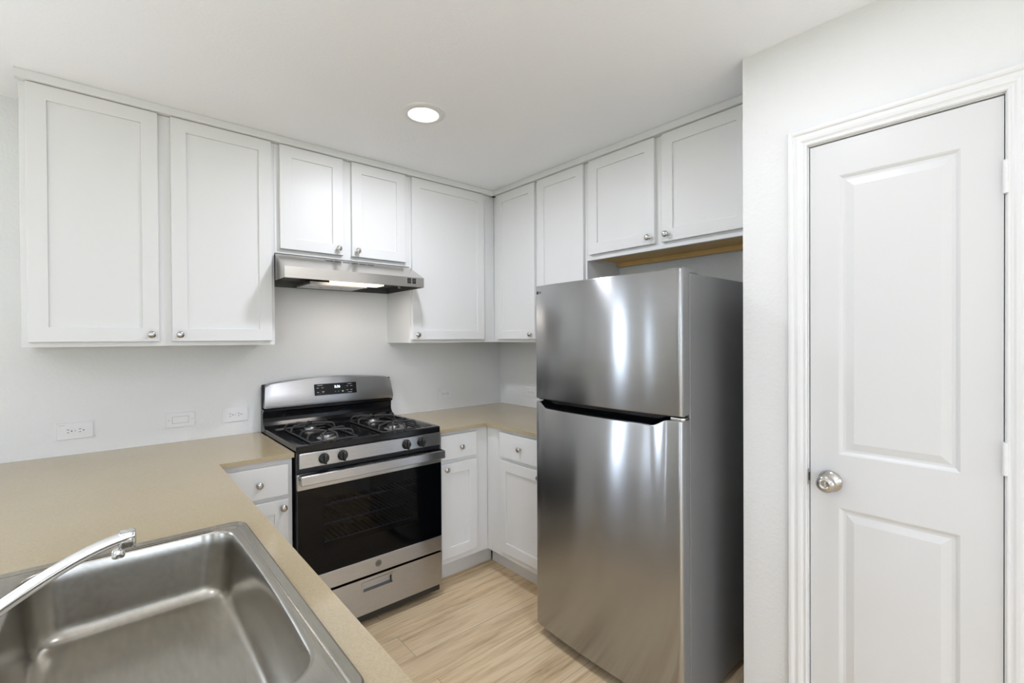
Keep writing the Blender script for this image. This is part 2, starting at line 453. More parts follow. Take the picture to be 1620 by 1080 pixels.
bm = bmesh.new(); box(bm, 0.0545, 0.0585, -0.0595, -0.0545, 0.944, 0.958, 0.0008)
obj('lock_button', bm, M['chrome'], kn)
for z in (0.32, 1.1, 1.833):
    bm = bmesh.new(); lathe(bm, [(0.0065, -0.043), (0.0065, 0.043)], 16, 'z', (DW+0.004, -0.008, z))
    for q in (-0.0258, -0.0086, 0.0086, 0.0258): lathe(bm, [(0.0069, q-0.001), (0.0069, q+0.001)], 16, 'z', (DW+0.004, -0.008, z))
    box(bm, DW-0.001, DW+0.009, -0.003, 0.003, z-0.043, z+0.043)
    obj('hinge', bm, M['trim'], pd, True)
bm = bmesh.new(); box(bm, -0.0105, -0.004, -0.005, 0.02, 0.928, 0.980, 0.0008)
lp = obj('strike_plate', bm, M['nickel'], pd, label='metal strike plate on the jamb edge')
bm = bmesh.new(); box(bm, -0.0042, -0.0005, 0.002, 0.014, 0.940, 0.968, 0.0005)
obj('latch_bolt', bm, M['dark_grey'], lp)
# jamb lining the opening and casing with a moulded profile, mitred
tr = thing('trim_1', 'white moulded casing around the pantry door', 'door trim', (XP, -2.3185, 0), -90, kind='structure')
OW = DY1-DY0
bm = bmesh.new()
box(bm, 0, 0.006, 0.002, 0.113, 0, DZ); box(bm, OW-0.006, OW, 0.002, 0.113, 0, DZ); box(bm, 0.006, OW-0.006, 0.002, 0.113, DZ-0.006, DZ)
box(bm, 0.006, 0.018, 0.042, 0.075, 0, DZ-0.006); box(bm, OW-0.018, OW-0.006, 0.042, 0.075, 0, DZ-0.006); box(bm, 0.018, OW-0.018, 0.042, 0.075, DZ-0.018, DZ-0.006)
obj('jamb', bm, M['trim'], tr)
PROF = [(0.0, -0.001), (0.0, 0.008), (0.003, 0.011), (0.007, 0.011), (0.009, 0.0085), (0.013, 0.0095), (0.018, 0.013), (0.026, 0.0145), (0.034, 0.0125), (0.038, 0.0125), (0.041, 0.0165), (0.046, 0.0185), (0.053, 0.0185), (0.057, 0.015), (0.057, -0.001)]
bm = bmesh.new()
IN = 0.003
def casing_loop():
    rows = []
    for d, t in PROF:
        e = d - IN
        rows.append([(-e, -t, 0.0), (-e, -t, DZ+e), (OW+e, -t, DZ+e), (OW+e, -t, 0.0)])
    vs = [[bm.verts.new(p) for p in r] for r in rows]
    n = len(vs)
    for i in range(n):
        a, b = vs[i], vs[(i+1) % n]
        for j in range(3): bm.faces.new((a[j], a[j+1], b[j+1], b[j]))
    bm.faces.new([v[0] for v in vs]); bm.faces.new([v[3] for v in vs])
casing_loop()
obj('casing', bm, M['trim'], tr)
# baseboards
BP = [(0, 0), (0.012, 0), (0.012, 0.07), (0.008, 0.082), (0.004, 0.088), (0, 0.088)]
bm = bmesh.new(); prism(bm, [(XP-q, z) for q, z in BP], 'y', YP, DY1+0.0575)
prism(bm, [(XP-q, z) for q, z in BP], 'y', -3.6, DY0-0.0575)
struct('baseboard_pantry', bm, M['trim'], 'white baseboard along the pantry wall', 'baseboard')
bm = bmesh.new(); prism(bm, [(-q, z) for q, z in BP], 'x', XL, -3.1)
struct('baseboard_back', bm, M['trim'], 'white baseboard on the back wall beyond the peninsula', 'baseboard')

# ------------------------------------------------------------------ cabinets
def shaker(bm, x0, x1, z0, z1, yf, th=0.019, fr=0.057, rec=0.008):
    """shaker door: bevelled rim, flat frame, recessed panel; front at yf facing -y"""
    e = 0.0012
    rings = [[(x0, yf+th, z0), (x1, yf+th, z0), (x1, yf+th, z1), (x0, yf+th, z1)],
             [(x0, yf+e, z0), (x1, yf+e, z0), (x1, yf+e, z1), (x0, yf+e, z1)],
             [(x0+e, yf, z0+e), (x1-e, yf, z0+e), (x1-e, yf, z1-e), (x0+e, yf, z1-e)]]
    for ins, dy in ((fr-0.0006, 0), (fr, 0.0006), (fr+0.0004, rec)):
        rings.append([(x0+ins, yf+dy, z0+ins), (x1-ins, yf+dy, z0+ins), (x1-ins, yf+dy, z1-ins), (x0+ins, yf+dy, z1-ins)])
    V = [[bm.verts.new(p) for p in r] for r in rings]
    for a, b in zip(V, V[1:]):
        for i in range(4): bm.faces.new((a[i], a[(i+1) % 4], b[(i+1) % 4], b[i]))
    bm.faces.new(V[0]); bm.faces.new(V[-1])
KNOB = [(0.0075, 0.0), (0.0075, -0.002), (0.0048, -0.004), (0.0048, -0.013), (0.010, -0.0165), (0.0143, -0.020), (0.0147, -0.0225), (0.0120, -0.0265), (0.006, -0.0285)]
def add_knob(parent, x, z, y):
    bm = bmesh.new(); lathe(bm, KNOB, 28, 'y', (x, y, z))
    return obj('knob', bm, M['nickel'], parent, True, label='small round satin nickel knob')
DTH = 0.019
def cabinet(name, label, cat, loc, rz, w, d, z0, z1, doors, drawers=(), group=None, toe=None, under=None, open_top=False, toe_x=(0, 0)):
    """local: x 0..w, wall at y=0, face frame front at y=-d; doors (x0,x1,z0,z1,(kx,kz)|None)"""
    t = thing(name, label, cat, loc, rz, group)
    bm = bmesh.new(); ft = 0.019
    bot = z0 if toe is None else toe[1]
    # carcass: sides, back, bottom, top; bottom panel recessed above the frame edge like a real box
    rise = 0.012 if toe is None else 0.0
    box(bm, 0.0005, 0.016, -d+ft, -0.001, bot+0.001, z1); box(bm, w-0.016, w-0.0005, -d+ft, -0.001, bot+0.001, z1)
    box(bm, 0.016, w-0.016, -0.012, -0.001, bot+rise, z1)
    if not open_top: box(bm, 0.016, w-0.016, -d+ft, -0.012, z1-0.016, z1)
    if under is None: box(bm, 0.016, w-0.016, -d+ft, -0.012, bot+rise, bot+rise+0.013)
    obj('carcass', bm, M['cabinet'], t)
    if under is not None:
        bm = bmesh.new(); box(bm, 0.016, w-0.016, -d+ft, -0.012, bot+rise, bot+rise+0.013)
        box(bm, 0.016, w-0.016, -0.05, -0.0125, bot-0.012, bot+rise)
        obj('bottom_panel', bm, M[under], t, label='unpainted tan wooden underside')
    bm = bmesh.new(); box(bm, 0.0, w, -d, -d+ft, bot, z1, 0.0008, 1)
    obj('face_frame', bm, M['cabinet'], t)
    if toe is not None:
        bm = bmesh.new(); box(bm, 0.001-toe_x[0], w-0.001+toe_x[1], -toe[0], -toe[0]+0.012, 0.0, bot-0.001)
        box(bm, 0.001, 0.016, -toe[0]+0.012, -0.001, 0.0, bot); box(bm, w-0.016, w-0.001, -toe[0]+0.012, -0.001, 0.0, bot)
        obj('toe_kick', bm, M['cabinet'], t)
    for (a, b, c, e, kp) in doors:
        bm = bmesh.new(); shaker(bm, a, b, c, e, -d-DTH-0.0005)
        o = obj('door', bm, M['cabinet'], t)
        if kp: add_knob(o, kp[0], kp[1], -d-DTH-0.0005)
    for (a, b, c, e, kp) in drawers:
        bm = bmesh.new(); box(bm, a, b, -d-DTH-0.0005, -d-0.0005, c, e, 0.003, 2)
        o = obj('drawer', bm, M['cabinet'], t)
        if kp: add_knob(o, kp[0], kp[1], -d-DTH-0.0005)
    return t
UD = 0.3025; UZ0, UZ1 = 1.396, 2.405; DZ0, DZ1 = 1.4165, 2.4035
# back wall run (local x = world x - origin)
x0 = -2.597
cabinet('wall_cabinet', 'tall white two-door wall cabinet at the left end, above the three left wall plates', 'cabinet', (x0, 0, 0), 0, 0.881, UD, UZ0, UZ1,
        [(-2.5785-x0, -2.1805-x0, DZ0, DZ1, (-2.208-x0, 1.446)), (-2.1355-x0, -1.7310-x0, DZ0, DZ1, (-2.108-x0, 1.446))], group='white wall cabinets')
x0 = -1.7155
cabinet('wall_cabinet', 'short white two-door wall cabinet directly above the range hood', 'cabinet', (x0, 0, 0), 0, 0.7525, UD, 1.8575, UZ1,
        [(-1.6925-x0, -1.3725-x0, 1.880, DZ1, (-1.402-x0, 1.912)), (-1.3235-x0, -0.9963-x0, 1.880, DZ1, (-1.296-x0, 1.912))], group='white wall cabinets')
x0 = -0.9625
cabinet('wall_cabinet', 'tall white single-door wall cabinet between the hood and the room corner', 'cabinet', (x0, 0, 0), 0, 0.6597, UD, UZ0, UZ1,
        [(-0.9550-x0+0.003, -0.4040-x0, DZ0, DZ1, (-0.922-x0, 1.446))], group='white wall cabinets')
# right wall run (local x = -world y - origin)
y0 = 0.3028
cabinet('wall_cabinet', 'tall narrow white two-door wall cabinet on the right wall, partly hidden by the refrigerator', 'cabinet', (0, -y0, 0), -90, 0.8402, UD, UZ0, UZ1,
        [(0.350-y0, 0.730-y0, DZ0, DZ1, (0.700-y0, 1.446)), (0.757-y0, 1.129-y0, DZ0, DZ1, (1.10-y0, 1.446))], group='white wall cabinets')
y0 = 1.1435
cabinet('wall_cabinet', 'short white two-door wall cabinet above the refrigerator with a bare wood underside', 'cabinet', (0, -y0, 0), -90, 0.9175, UD, 1.8545, UZ1,
        [(1.1685-y0, 1.5815-y0, 1.883, DZ1, (1.553-y0, 1.915)), (1.6210-y0, 2.034-y0, 1.883, DZ1, (1.650-y0, 1.915))], group='white wall cabinets', under='raw_wood')
# top moulding against the ceiling
TP = [(0, 0), (0.011, 0.0), (0.013, 0.003), (0.013, 0.028), (0.011, 0.0335), (0, 0.0335)]
TY = -UD-0.0005; TOP = 0.0215
bm = bmesh.new(); prism(bm, [(TY-TOP+0.0215-q-0.0205+0.0005 if q else TY+0.0, 2.4060+z) for q, z in TP], 'x', -2.606, -0.3045)
struct('trim_2', bm, M['trim'], 'thin white moulding along the top of the back wall cabinets', 'moulding')
bm = bmesh.new(); prism(bm, [(TY-TOP+0.0215-q-0.0205+0.0005 if q else TY+0.0, 2.4060+z) for q, z in TP], 'y', -2.11, -0.3045)
struct('trim_3', bm, M['trim'], 'thin white moulding along the top of the right wall cabinets', 'moulding')
bm = bmesh.new(); box(bm, TY+0.0003, -0.0005, -2.1105, -2.062, 1.8545, 2.405)
struct('trim_4', bm, M['cabinet'], 'narrow white filler strip between the refrigerator cabinet and the pantry wall', 'filler')

BD = 0.6095; TOE = (0.495, 0.142); BZ1 = 0.892
GB = 'white base cabinets'
x0 = -2.027
cabinet('base_cabinet', 'narrow white base cabinet with a drawer and door, left of the range', 'cabinet', (x0, 0, 0), 0, 0.300, BD, 0, BZ1,
        [(0.018, 0.280, 0.165, 0.713, (0.255, 0.679))], [(0.018, 0.280, 0.731, 0.868, (0.161, 0.797))], GB, TOE)
x0 = -0.9615
cabinet('base_cabinet', 'white base cabinet with a drawer and door, right of the range', 'cabinet', (x0, 0, 0), 0, 0.3515, BD, 0, BZ1,
        [(-0.950-x0, -0.7005-x0, 0.179, 0.713, (-0.920-x0, 0.684))], [(-0.950-x0, -0.7025-x0, 0.735, 0.875, (-0.8175-x0, 0.800))], GB, TOE, toe_x=(0, 0.116))
y0 = 0.6100
cabinet('base_cabinet', 'white base cabinet with a drawer and door, half hidden behind the refrigerator', 'cabinet', (0, -y0, 0), -90, 0.547, BD, 0, BZ1,
        [(0.747-y0, 1.124-y0, 0.183, 0.713, (1.09-y0, 0.684))], [(0.747-y0, 1.124-y0, 0.732, 0.875, (0.932-y0, 0.805))], GB, TOE, toe_x=(0.101, 0))
PEN_END = -2.58
cabinet('base_cabinet', 'white peninsula base cabinet carrying the sink', 'cabinet', (-2.64, PEN_END+0.02, 0), 90, 1.93, BD, 0, BZ1,
        [(0.06, 0.47, 0.165, 0.868, (0.44, 0.68)), (0.49, 0.90, 0.165, 0.868, (0.52, 0.68)), (0.94, 1.35, 0.165, 0.868, (1.32, 0.68)), (1.37, 1.78, 0.165, 0.868, (1.40, 0.68))], (), GB, TOE, open_top=True)

# ------------------------------------------------------------------ countertops
CT0, CT1 = 0.8935, 0.914
def slab_outline(bm, pts, hole=None):
    """flat slab from a polygon with an optional rectangular hole, rebuilt as a triangulated fill"""
    es = []
    for loop in ([pts] + ([hole] if hole else [])):
        vs = [bm.verts.new((x, y, CT1)) for x, y in loop]
        es += [bm.edges.new((vs[i], vs[(i+1) % len(vs)])) for i in range(len(vs))]
    r = bmesh.ops.triangle_fill(bm, use_beauty=True, use_dissolve=False, edges=es)
    fs = [g for g in r['geom'] if isinstance(g, bmesh.types.BMFace)]
    ext = bmesh.ops.extrude_face_region(bm, geom=fs)
    for v in [g for g in ext['geom'] if isinstance(g, bmesh.types.BMVert)]: v.co.z = CT0
SX0, SX1, SY0, SY1 = -2.626, -2.0665, -2.215, -1.376
bm = bmesh.new()
slab_outline(bm, [(-3.02, -0.001), (-1.7235, -0.001), (-1.7235, -0.635), (-2.012, -0.635), (-2.012, PEN_END), (-3.02, PEN_END)],
             [(SX0+0.012, SY0+0.012), (SX1-0.012, SY0+0.012), (SX1-0.012, SY1-0.012), (SX0+0.012, SY1-0.012)])
tag(obj('countertop', bm, M['quartz']), 'tan quartz peninsula countertop with the sink set into it', 'countertop')
bm = bmesh.new()
slab_outline(bm, [(-0.9615, -0.001), (-0.001, -0.001), (-0.001, -1.157), (-0.635, -1.157), (-0.635, -0.635), (-0.9615, -0.635)])
tag(obj('countertop', bm, M['quartz']), 'tan quartz corner countertop right of the range', 'countertop')

# ------------------------------------------------------------------ sink and faucet
sk = thing('sink', 'stainless steel single-bowl drop-in sink in the peninsula', 'sink', (0, 0, 0))
K = 7; NS = 5
def ring_pts(x0, x1, y0, y1, r, z, bulge=0.0):
    """rounded rectangle with straight runs subdivided so that all rings match"""
    base = []
    cs = ((x1-r, y1-r, 0), (x0+r, y1-r, 90), (x0+r, y0+r, 180), (x1-r, y0+r, 270))
    arcs = [[(cx+r*math.cos(R(a0+90*i/K)), cy+r*math.sin(R(a0+90*i/K))) for i in range(K+1)] for cx, cy, a0 in cs]
    for i in range(4):
        base += arcs[i]
        p, q = arcs[i][-1], arcs[(i+1) % 4][0]
        for s in range(1, NS+1):
            f = s/(NS+1); base.append((p[0]+(q[0]-p[0])*f, p[1]+(q[1]-p[1])*f))
    out = []
    for x, y in base:
        if bulge:
            u = (2*y-y0-y1)/(y1-y0); v = (2*x-x0-x1)/(x1-x0)
            x += bulge*max(0, 1-u*u)*(1 if v > 0.5 else 0) * (1 if v > 0.5 else 0)
        out.append((x, y, z))
    return out
BX0, BX1, BY0, BY1 = -2.497, -2.108, -2.125, -1.397
rings = []
for ins, z, r in ((0, 0.9143, 0.035), (0.001, 0.9195, 0.034), (0.004, 0.9215, 0.032), (0.008, 0.9205, 0.029), (0.012, 0.9175, 0.026), (0.0165, 0.9168, 0.022), (0.021, 0.9168, 0.020), (0.0235, 0.9182, 0.019), (0.026, 0.9168, 0.018)):
    rings.append(ring_pts(SX0+ins, SX1-ins, SY0+ins, SY1-ins, r, z))
for ins, z, r in ((-0.006, 0.9168, 0.068), (-0.002, 0.9165, 0.066), (0.001, 0.9145, 0.064), (0.003, 0.910, 0.062), (0.006, 0.88, 0.060), (0.014, 0.790, 0.060), (0.016, 0.778, 0.060), (0.021, 0.765, 0.059), (0.030, 0.756, 0.058), (0.042, 0.752, 0.056)):
    rings.append(ring_pts(BX0+ins, BX1-ins, BY0+ins, BY1-ins, r, z, 0.010))
rings.append(ring_pts(-2.40, -2.20, -1.95, -1.75, 0.06, 0.748))
rings.append(ring_pts(-2.355, -2.245, -1.905, -1.795, 0.0549, 0.746))
bm = bmesh.new()
V = [[bm.verts.new(p) for p in r] for r in rings]
nn = len(V[0])
for a, b in zip(V, V[1:]):
    for i in range(nn): bm.faces.new((a[i], a[(i+1) % nn], b[(i+1) % nn], b[i]))
bm.faces.new(V[-1])
obj('bowl', bm, M['sink_steel'], sk, True)
bm = bmesh.new(); lathe(bm, [(0.055, 0.747), (0.053, 0.7495), (0.042, 0.7485), (0.038, 0.738), (0.012, 0.736)], 36, 'z', (-2.30, -1.85, 0))
dr = obj('drain', bm, M['steel'], sk, True)
bm = bmesh.new(); lathe(bm, [(0.036, 0.7385), (0.034, 0.7445), (0.012, 0.746), (0.008, 0.758), (0.003, 0.760)], 32, 'z', (-2.30, -1.85, 0))
obj('strainer', bm, M['chrome'], dr, True)

fc = thing('faucet', 'chrome faucet with a long low spout over the sink bowl', 'faucet', (-2.566, -1.768, 0.9172))
bm = bmesh.new()
prism(bm, [(0.027*math.cos(a)*1.0, 0.12*math.copysign(abs(math.sin(a))**0.5, math.sin(a))) for a in [2*math.pi*i/40 for i in range(40)]], 'z', 0.0, 0.008, bev=0.002)
obj('base_plate', bm, M['chrome'], fc, True)
bm = bmesh.new(); lathe(bm, [(0.026, 0.008), (0.026, 0.012), (0.023, 0.016), (0.023, 0.045), (0.021, 0.052), (0.012, 0.056)], 36, 'z')
obj('body', bm, M['chrome'], fc, True)
def bez(p0, p1, p2, p3, n):
    out = []
    for i in range(n+1):
        t = i/n; s = 1-t
        out.append(tuple(s**3*a+3*s*s*t*b+3*s*t*t*c+t**3*d for a, b, c, d in zip(p0, p1, p2, p3)))
    return out
bm = bmesh.new()
path = bez((0.0, 0, 0.030), (0.10, 0.008, 0.088), (0.165, 0.013, 0.142), (0.250, 0.018, 0.149), 20)
rr = [((0.0135-0.002*i/20), (0.0115-0.001*i/20)) for i in range(21)]
tube(bm, path, rr, 16)
# blunt down-turned end block
prism(bm, rounded_rect(0.228, 0.253, 0.0065, 0.0295, 0.006, 4), 'z', 0.127, 0.158, bev=0.003)
sp = obj('spout', bm, M['chrome'], fc, True)
bm = bmesh.new(); lathe(bm, [(0.0085, 0.1275), (0.0095, 0.125), (0.0095, 0.115), (0.0085, 0.113)], 20, 'z', (0.228, 0.0175, 0))
obj('aerator', bm, M['chrome'], sp, True)
for s in (-1, 1):
    bm = bmesh.new(); lathe(bm, [(0.020, 0.008), (0.019, 0.022), (0.015, 0.030), (0.008, 0.034)], 28, 'z', (0, s*0.092, 0))
    tube(bm, [(0, s*0.092, 0.030), (-0.012, s*0.10, 0.040), (-0.04, s*0.112, 0.046)], [0.006, 0.0055, 0.0045], 12)
    obj('handle', bm, M['chrome'], fc, True)

# ------------------------------------------------------------------ wall plates
def plate_box(bm):
    box(bm, -0.060, 0.060, -0.006, -0.0005, -0.0365, 0.0365, 0.002, 2)
def outlet(label, loc, rz, note=True):
    t = thing('wall_outlet', label, 'outlet', loc, rz, 'white duplex outlets')
    bm = bmesh.new(); plate_box(bm); obj('cover_plate', bm, M['plastic_white'], t)
    for cx in (-0.0195, 0.0195):
        bm = bmesh.new()
        pts = []
        for i in range(32):
            a = 2*math.pi*i/32; x = 0.0175*math.cos(a); z = 0.0175*math.sin(a)
            pts.append((cx+max(-0.0145, min(0.0145, x)), z))
        prism(bm, pts, 'y', -0.0078, -0.005)
        f = obj('receptacle', bm, M['plastic_white'], t)
        bm = bmesh.new()
        for dz, hl in ((0.0063, 0.004), (-0.0063, 0.0033)): box(bm, cx-0.006-hl+0.002, cx-0.006+hl+0.002, -0.0083, -0.0075, dz-0.0011, dz+0.0011)
        lathe(bm, [(0.0026, -0.0083), (0.0026, -0.0075)], 12, 'y', (cx+0.0078, 0, 0))
        obj('slots', bm, M['slot'], f)
    bm = bmesh.new(); lathe(bm, [(0.0026, -0.0075), (0.0026, -0.0055)], 14, 'y')
    obj('screw', bm, M['label_grey'], t, True)
    if note:
        bm = bmesh.new()
        xx = -0.053
        for w in (0.004, 0.003, 0.005, 0.0035): box(bm, xx, xx+w, -0.0063, -0.0057, 0.0255, 0.0275); xx += w+0.0012
        obj('marking', bm, M['label_grey'], t)
    return t
outlet('white horizontal duplex outlet on the wall at the far left, nearest the picture edge', (-2.463, 0, 1.0205), 0)
outlet('white horizontal duplex outlet on the wall just left of the range', (-1.840, 0, 1.0225), 0, False)
outlet('white horizontal duplex outlet on the back wall right of the range', (-0.523, 0, 1.0255), 0)
outlet('white duplex outlet on the right wall, cut off by the refrigerator', (0, -0.362, 1.0235), -90, False)
t = thing('light_switch', 'white rocker switch plate between the two left outlets', 'switch', (-2.079, 0, 1.024), 0)
bm = bmesh.new(); plate_box(bm); obj('cover_plate', bm, M['plastic_white'], t)
bm = bmesh.new(); box(bm, -0.0345, 0.0345, -0.0064, -0.0058, -0.0175, 0.0175); obj('rocker_gap', bm, M['label_grey'], t)
bm = bmesh.new(); box(bm, -0.033, 0.033, -0.0085, -0.0058, -0.016, 0.016, 0.001); obj('rocker', bm, M['plastic_white'], t)
for s in (-1, 1):
    bm = bmesh.new(); lathe(bm, [(0.0024, -0.0072), (0.0024, -0.0055)], 14, 'y', (s*0.048, 0, 0)); obj('screw', bm, M['label_grey'], t, True)

# ------------------------------------------------------------------ ceiling lights
def can_light(label, x, y, power):
    t = thing('recessed_light', label, 'ceiling light', (x, y, CEIL), 0, 'round recessed ceiling lights')
    bm = bmesh.new(); lathe(bm, [(0.0665, -0.004), (0.068, -0.0085), (0.074, -0.011), (0.086, -0.009), (0.0955, -0.004), (0.098, -0.0005)], 64, 'z', caps=False)
    obj('trim_ring', bm, M['trim'], t, True)
    bm = bmesh.new(); lathe(bm, [(0.067, -0.0005), (0.067, -0.006), (0.050, -0.0075), (0.001, -0.008)], 48, 'z')
    obj('lens', bm, M['lens'], t, True)
    l = bpy.data.lights.new('lamp', 'AREA'); l.shape = 'DISK'; l.size = 0.13; l.energy = power; l.color = wb((1.0, 0.97, 0.92))
    o = bpy.data.objects.new('lamp', l); COL.objects.link(o); o.parent = t; o.location = (0, 0, -0.0135)
    return t
can_light('round recessed ceiling light glowing above the range and refrigerator', -1.2635, -0.996, P_CAN1)
can_light('second round recessed light over the kitchen floor, above the camera', -1.20, -2.32, P_CAN2)
can_light('round recessed ceiling light left of the peninsula', -4.2, -2.3, P_CANL)
can_light('added unseen round ceiling light toward the wall behind the camera', -4.2, -5.0, P_CANF)  # unseen fixture, added for general room light
can_light('added unseen round ceiling light near the pantry end behind the camera', -1.8, -5.0, P_CANF)  # likewise added out of view to light the room

# ------------------------------------------------------------------ range hood
hd = thing('range_hood', 'stainless under-cabinet range hood with its lamp on', 'range hood', (-1.3385, 0, 0))
HW = 0.3755; ZT, ZB = 1.8565, 1.7175
bm = bmesh.new()
out = [(-0.002, ZT), (-0.300, ZT), (-0.475, ZB+0.0545), (-0.475, ZB), (-0.002, ZB)]
# shell: outer skin with an open, recessed underside
inn = [(-0.010, ZB+0.030), (-0.467, ZB+0.030), (-0.467, ZB), (-0.010, ZB)]
def P(y, z, x): return bm.verts.new((x, y, z))
L = [P(y, z, -HW) for y, z in out]; Rr = [P(y, z, HW) for y, z in out]
for i in range(4): bm.faces.new((L[i], L[i+1], Rr[i+1], Rr[i]))     # top, slope, front lip ... bottom closed below
bm.faces.new((L[4], L[0], Rr[0], Rr[4])); bm.faces.new(L); bm.faces.new(Rr)
bm.faces.ensure_lookup_table()
bot = [f for f in bm.faces if all(abs(v.co.z-ZB) < 1e-6 for v in f.verts)]
for f in bot: bm.faces.remove(f)
ri = [bm.verts.new(p) for p in ((-HW+0.006, -0.469, ZB), (HW-0.006, -0.469, ZB), (HW-0.006, -0.008, ZB), (-HW+0.006, -0.008, ZB))]
ro = [L[3], Rr[3], Rr[4], L[4]]
up = [bm.verts.new((v.co.x, v.co.y, ZB+0.034)) for v in ri]
for i in range(4):
    j = (i+1) % 4
    bm.faces.new((ro[i], ro[j], ri[j], ri[i])); f = bm.faces.new((ri[i], ri[j], up[j], up[i])); f.material_index = 1
f = bm.faces.new(up); f.material_index = 1
obj('canopy', bm, [M['hood_steel'], M['hood_inner']], hd)
# vent slots on the slope
sl = Vector((0, -0.175, ZB+0.0545-ZT)).normalized()
bm = bmesh.new()
nrm = Vector((0, sl.z, -sl.y)); 
if nrm.z < 0: nrm = -nrm
for i in range(6):
    xc = -0.135+i*0.046
    c0 = Vector((0, -0.300, ZT)) + sl*0.030; c1 = c0 + sl*0.018
    q = []
    for (xx, c) in ((xc, c0), (xc+0.038, c0), (xc+0.038, c1), (xc, c1)): q.append((xx, c))
    a = [bm.verts.new(Vector((xx, c.y, c.z)) + nrm*0.0006) for xx, c in q]; b = [bm.verts.new(Vector((xx, c.y, c.z)) - nrm*0.002) for xx, c in q]
    bm.faces.new(a); bm.faces.new(b)
    for k in range(4): bm.faces.new((a[k], a[(k+1) % 4], b[(k+1) % 4], b[k]))
obj('vent_slots', bm, M['dark_grey'], hd)
for xx in (0.281, 0.312):
    bm = bmesh.new(); box(bm, xx-0.011, xx+0.011, -0.4775, -0.474, ZB+0.018, ZB+0.048, 0.001)
    o = obj('switch', bm, M['black'], hd)
    bm = bmesh.new(); box(bm, xx-0.006, xx+0.006, -0.4795, -0.477, ZB+0.025, ZB+0.042, 0.001); obj('rocker', bm, M['dark_grey'], o)
bm = bmesh.new(); box(bm, -0.105, 0.165, -0.40, -0.30, ZB+0.001, ZB+0.033, 0.004)
obj('lamp_lens', bm, M['hood_lens'], hd, label='glowing warm lamp cover')
bm = bmesh.new(); box(bm, -0.20, 0.115, -0.275, -0.05, ZB-0.002, ZB+0.012, 0.002); box(bm, -0.20, 0.115, -0.285, -0.275, ZB-0.004, ZB+0.014, 0.001)
for i in range(5):
    lathe(bm, [(0.006, ZB-0.008), (0.009, ZB-0.003), (0.009, ZB)], 12, 'z', (-0.17+i*0.06, -0.20+0.02*(i % 2), 0))
obj('grease_filter', bm, M['filter_mesh'], hd)
bm = bmesh.new(); box(bm, 0.225, 0.245, -0.467, -0.445, ZB-0.012, ZB+0.02, 0.002); obj('bracket', bm, M['black'], hd)
l = bpy.data.lights.new('hood_lamp', 'AREA'); l.shape = 'RECTANGLE'; l.size = 0.25; l.size_y = 0.09; l.energy = P_HOOD; l.color = wb((1.0, 0.87, 0.70))
o = bpy.data.objects.new('hood_lamp', l); COL.objects.link(o); o.parent = hd; o.location = (0.03, -0.35, ZB-0.003)

# ------------------------------------------------------------------ gas range
RX0, RX1 = -1.7185, -0.9665
RC = (RX0+RX1)/2
rg = thing('gas_range', 'stainless freestanding gas range with black cooktop and oven window', 'range', (RC, 0, 0))
hw = (RX1-RX0)/2
bm = bmesh.new()   # body sides and base, oven cavity left open in front
box(bm, -hw+0.002, -hw+0.03, -0.632, -0.03, 0.03, 0.905); box(bm, hw-0.03, hw-0.002, -0.632, -0.03, 0.03, 0.905)
box(bm, -hw+0.03, hw-0.03, -0.06, -0.03, 0.03, 0.905); box(bm, -hw+0.03, hw-0.03, -0.632, -0.06, 0.03, 0.30); box(bm, -hw+0.03, hw-0.03, -0.632, -0.06, 0.76, 0.905)
box(bm, -hw+0.03, -hw+0.075, -0.632, -0.06, 0.30, 0.76); box(bm, hw-0.075, hw-0.03, -0.632, -0.06, 0.30, 0.76)
obj('body', bm, M['black_lip'], rg)
for sx in (-1, 1):
    for yy in (-0.56, -0.10):
        bm = bmesh.new(); lathe(bm, [(0.018, 0.0), (0.018, 0.012), (0.010, 0.014), (0.010, 0.032)], 16, 'z', (sx*(hw-0.06), yy, 0)); obj('foot', bm, M['black'], rg, True)
for zz in (0.46, 0.545, 0.635):
    bm = bmesh.new()
    for i in range(24): 
        xx = -0.295+0.59*i/23; tube(bm, [(xx, -0.60, zz), (xx, -0.08, zz)], 0.0016, 6)
    tube(bm, [(-0.298, -0.60, zz), (0.298, -0.60, zz)], 0.003, 8); tube(bm, [(-0.298, -0.08, zz), (0.298, -0.08, zz)], 0.003, 8)
    obj('oven_rack', bm, M['rack_wire'], rg, True)
# cooktop: lip with a shallow recessed pan
bm = bmesh.new()
co = rounded_rect(-hw, hw, -0.648, -0.095, 0.008, 3); ci = rounded_rect(-hw+0.026, hw-0.026, -0.622, -0.115, 0.02, 3); cj = rounded_rect(-hw+0.034, hw-0.034, -0.614, -0.123, 0.02, 3)
R0 = [bm.verts.new((x, y, 0.912)) for x, y in co]; R1 = [bm.verts.new((x, y, 0.935)) for x, y in co]
co2 = rounded_rect(-hw+0.004, hw-0.004, -0.644, -0.095, 0.007, 3)
R2 = [bm.verts.new((x, y, 0.940)) for x, y in co2]; R3 = [bm.verts.new((x, y, 0.940)) for x, y in ci]; R4 = [bm.verts.new((x, y, 0.930)) for x, y in cj]
for a, b in ((R0, R1), (R1, R2), (R2, R3), (R3, R4)):
    for i in range(len(a)): bm.faces.new((a[i], a[(i+1) % len(a)], b[(i+1) % len(a)], b[i]))
bm.faces.new(R4); bm.faces.new(R0)
ck = obj('cooktop', bm, M['black_gloss'], rg, label='glossy black enamel cooktop')
GX = (-0.180, 0.180); GY = (-0.475, -0.215)
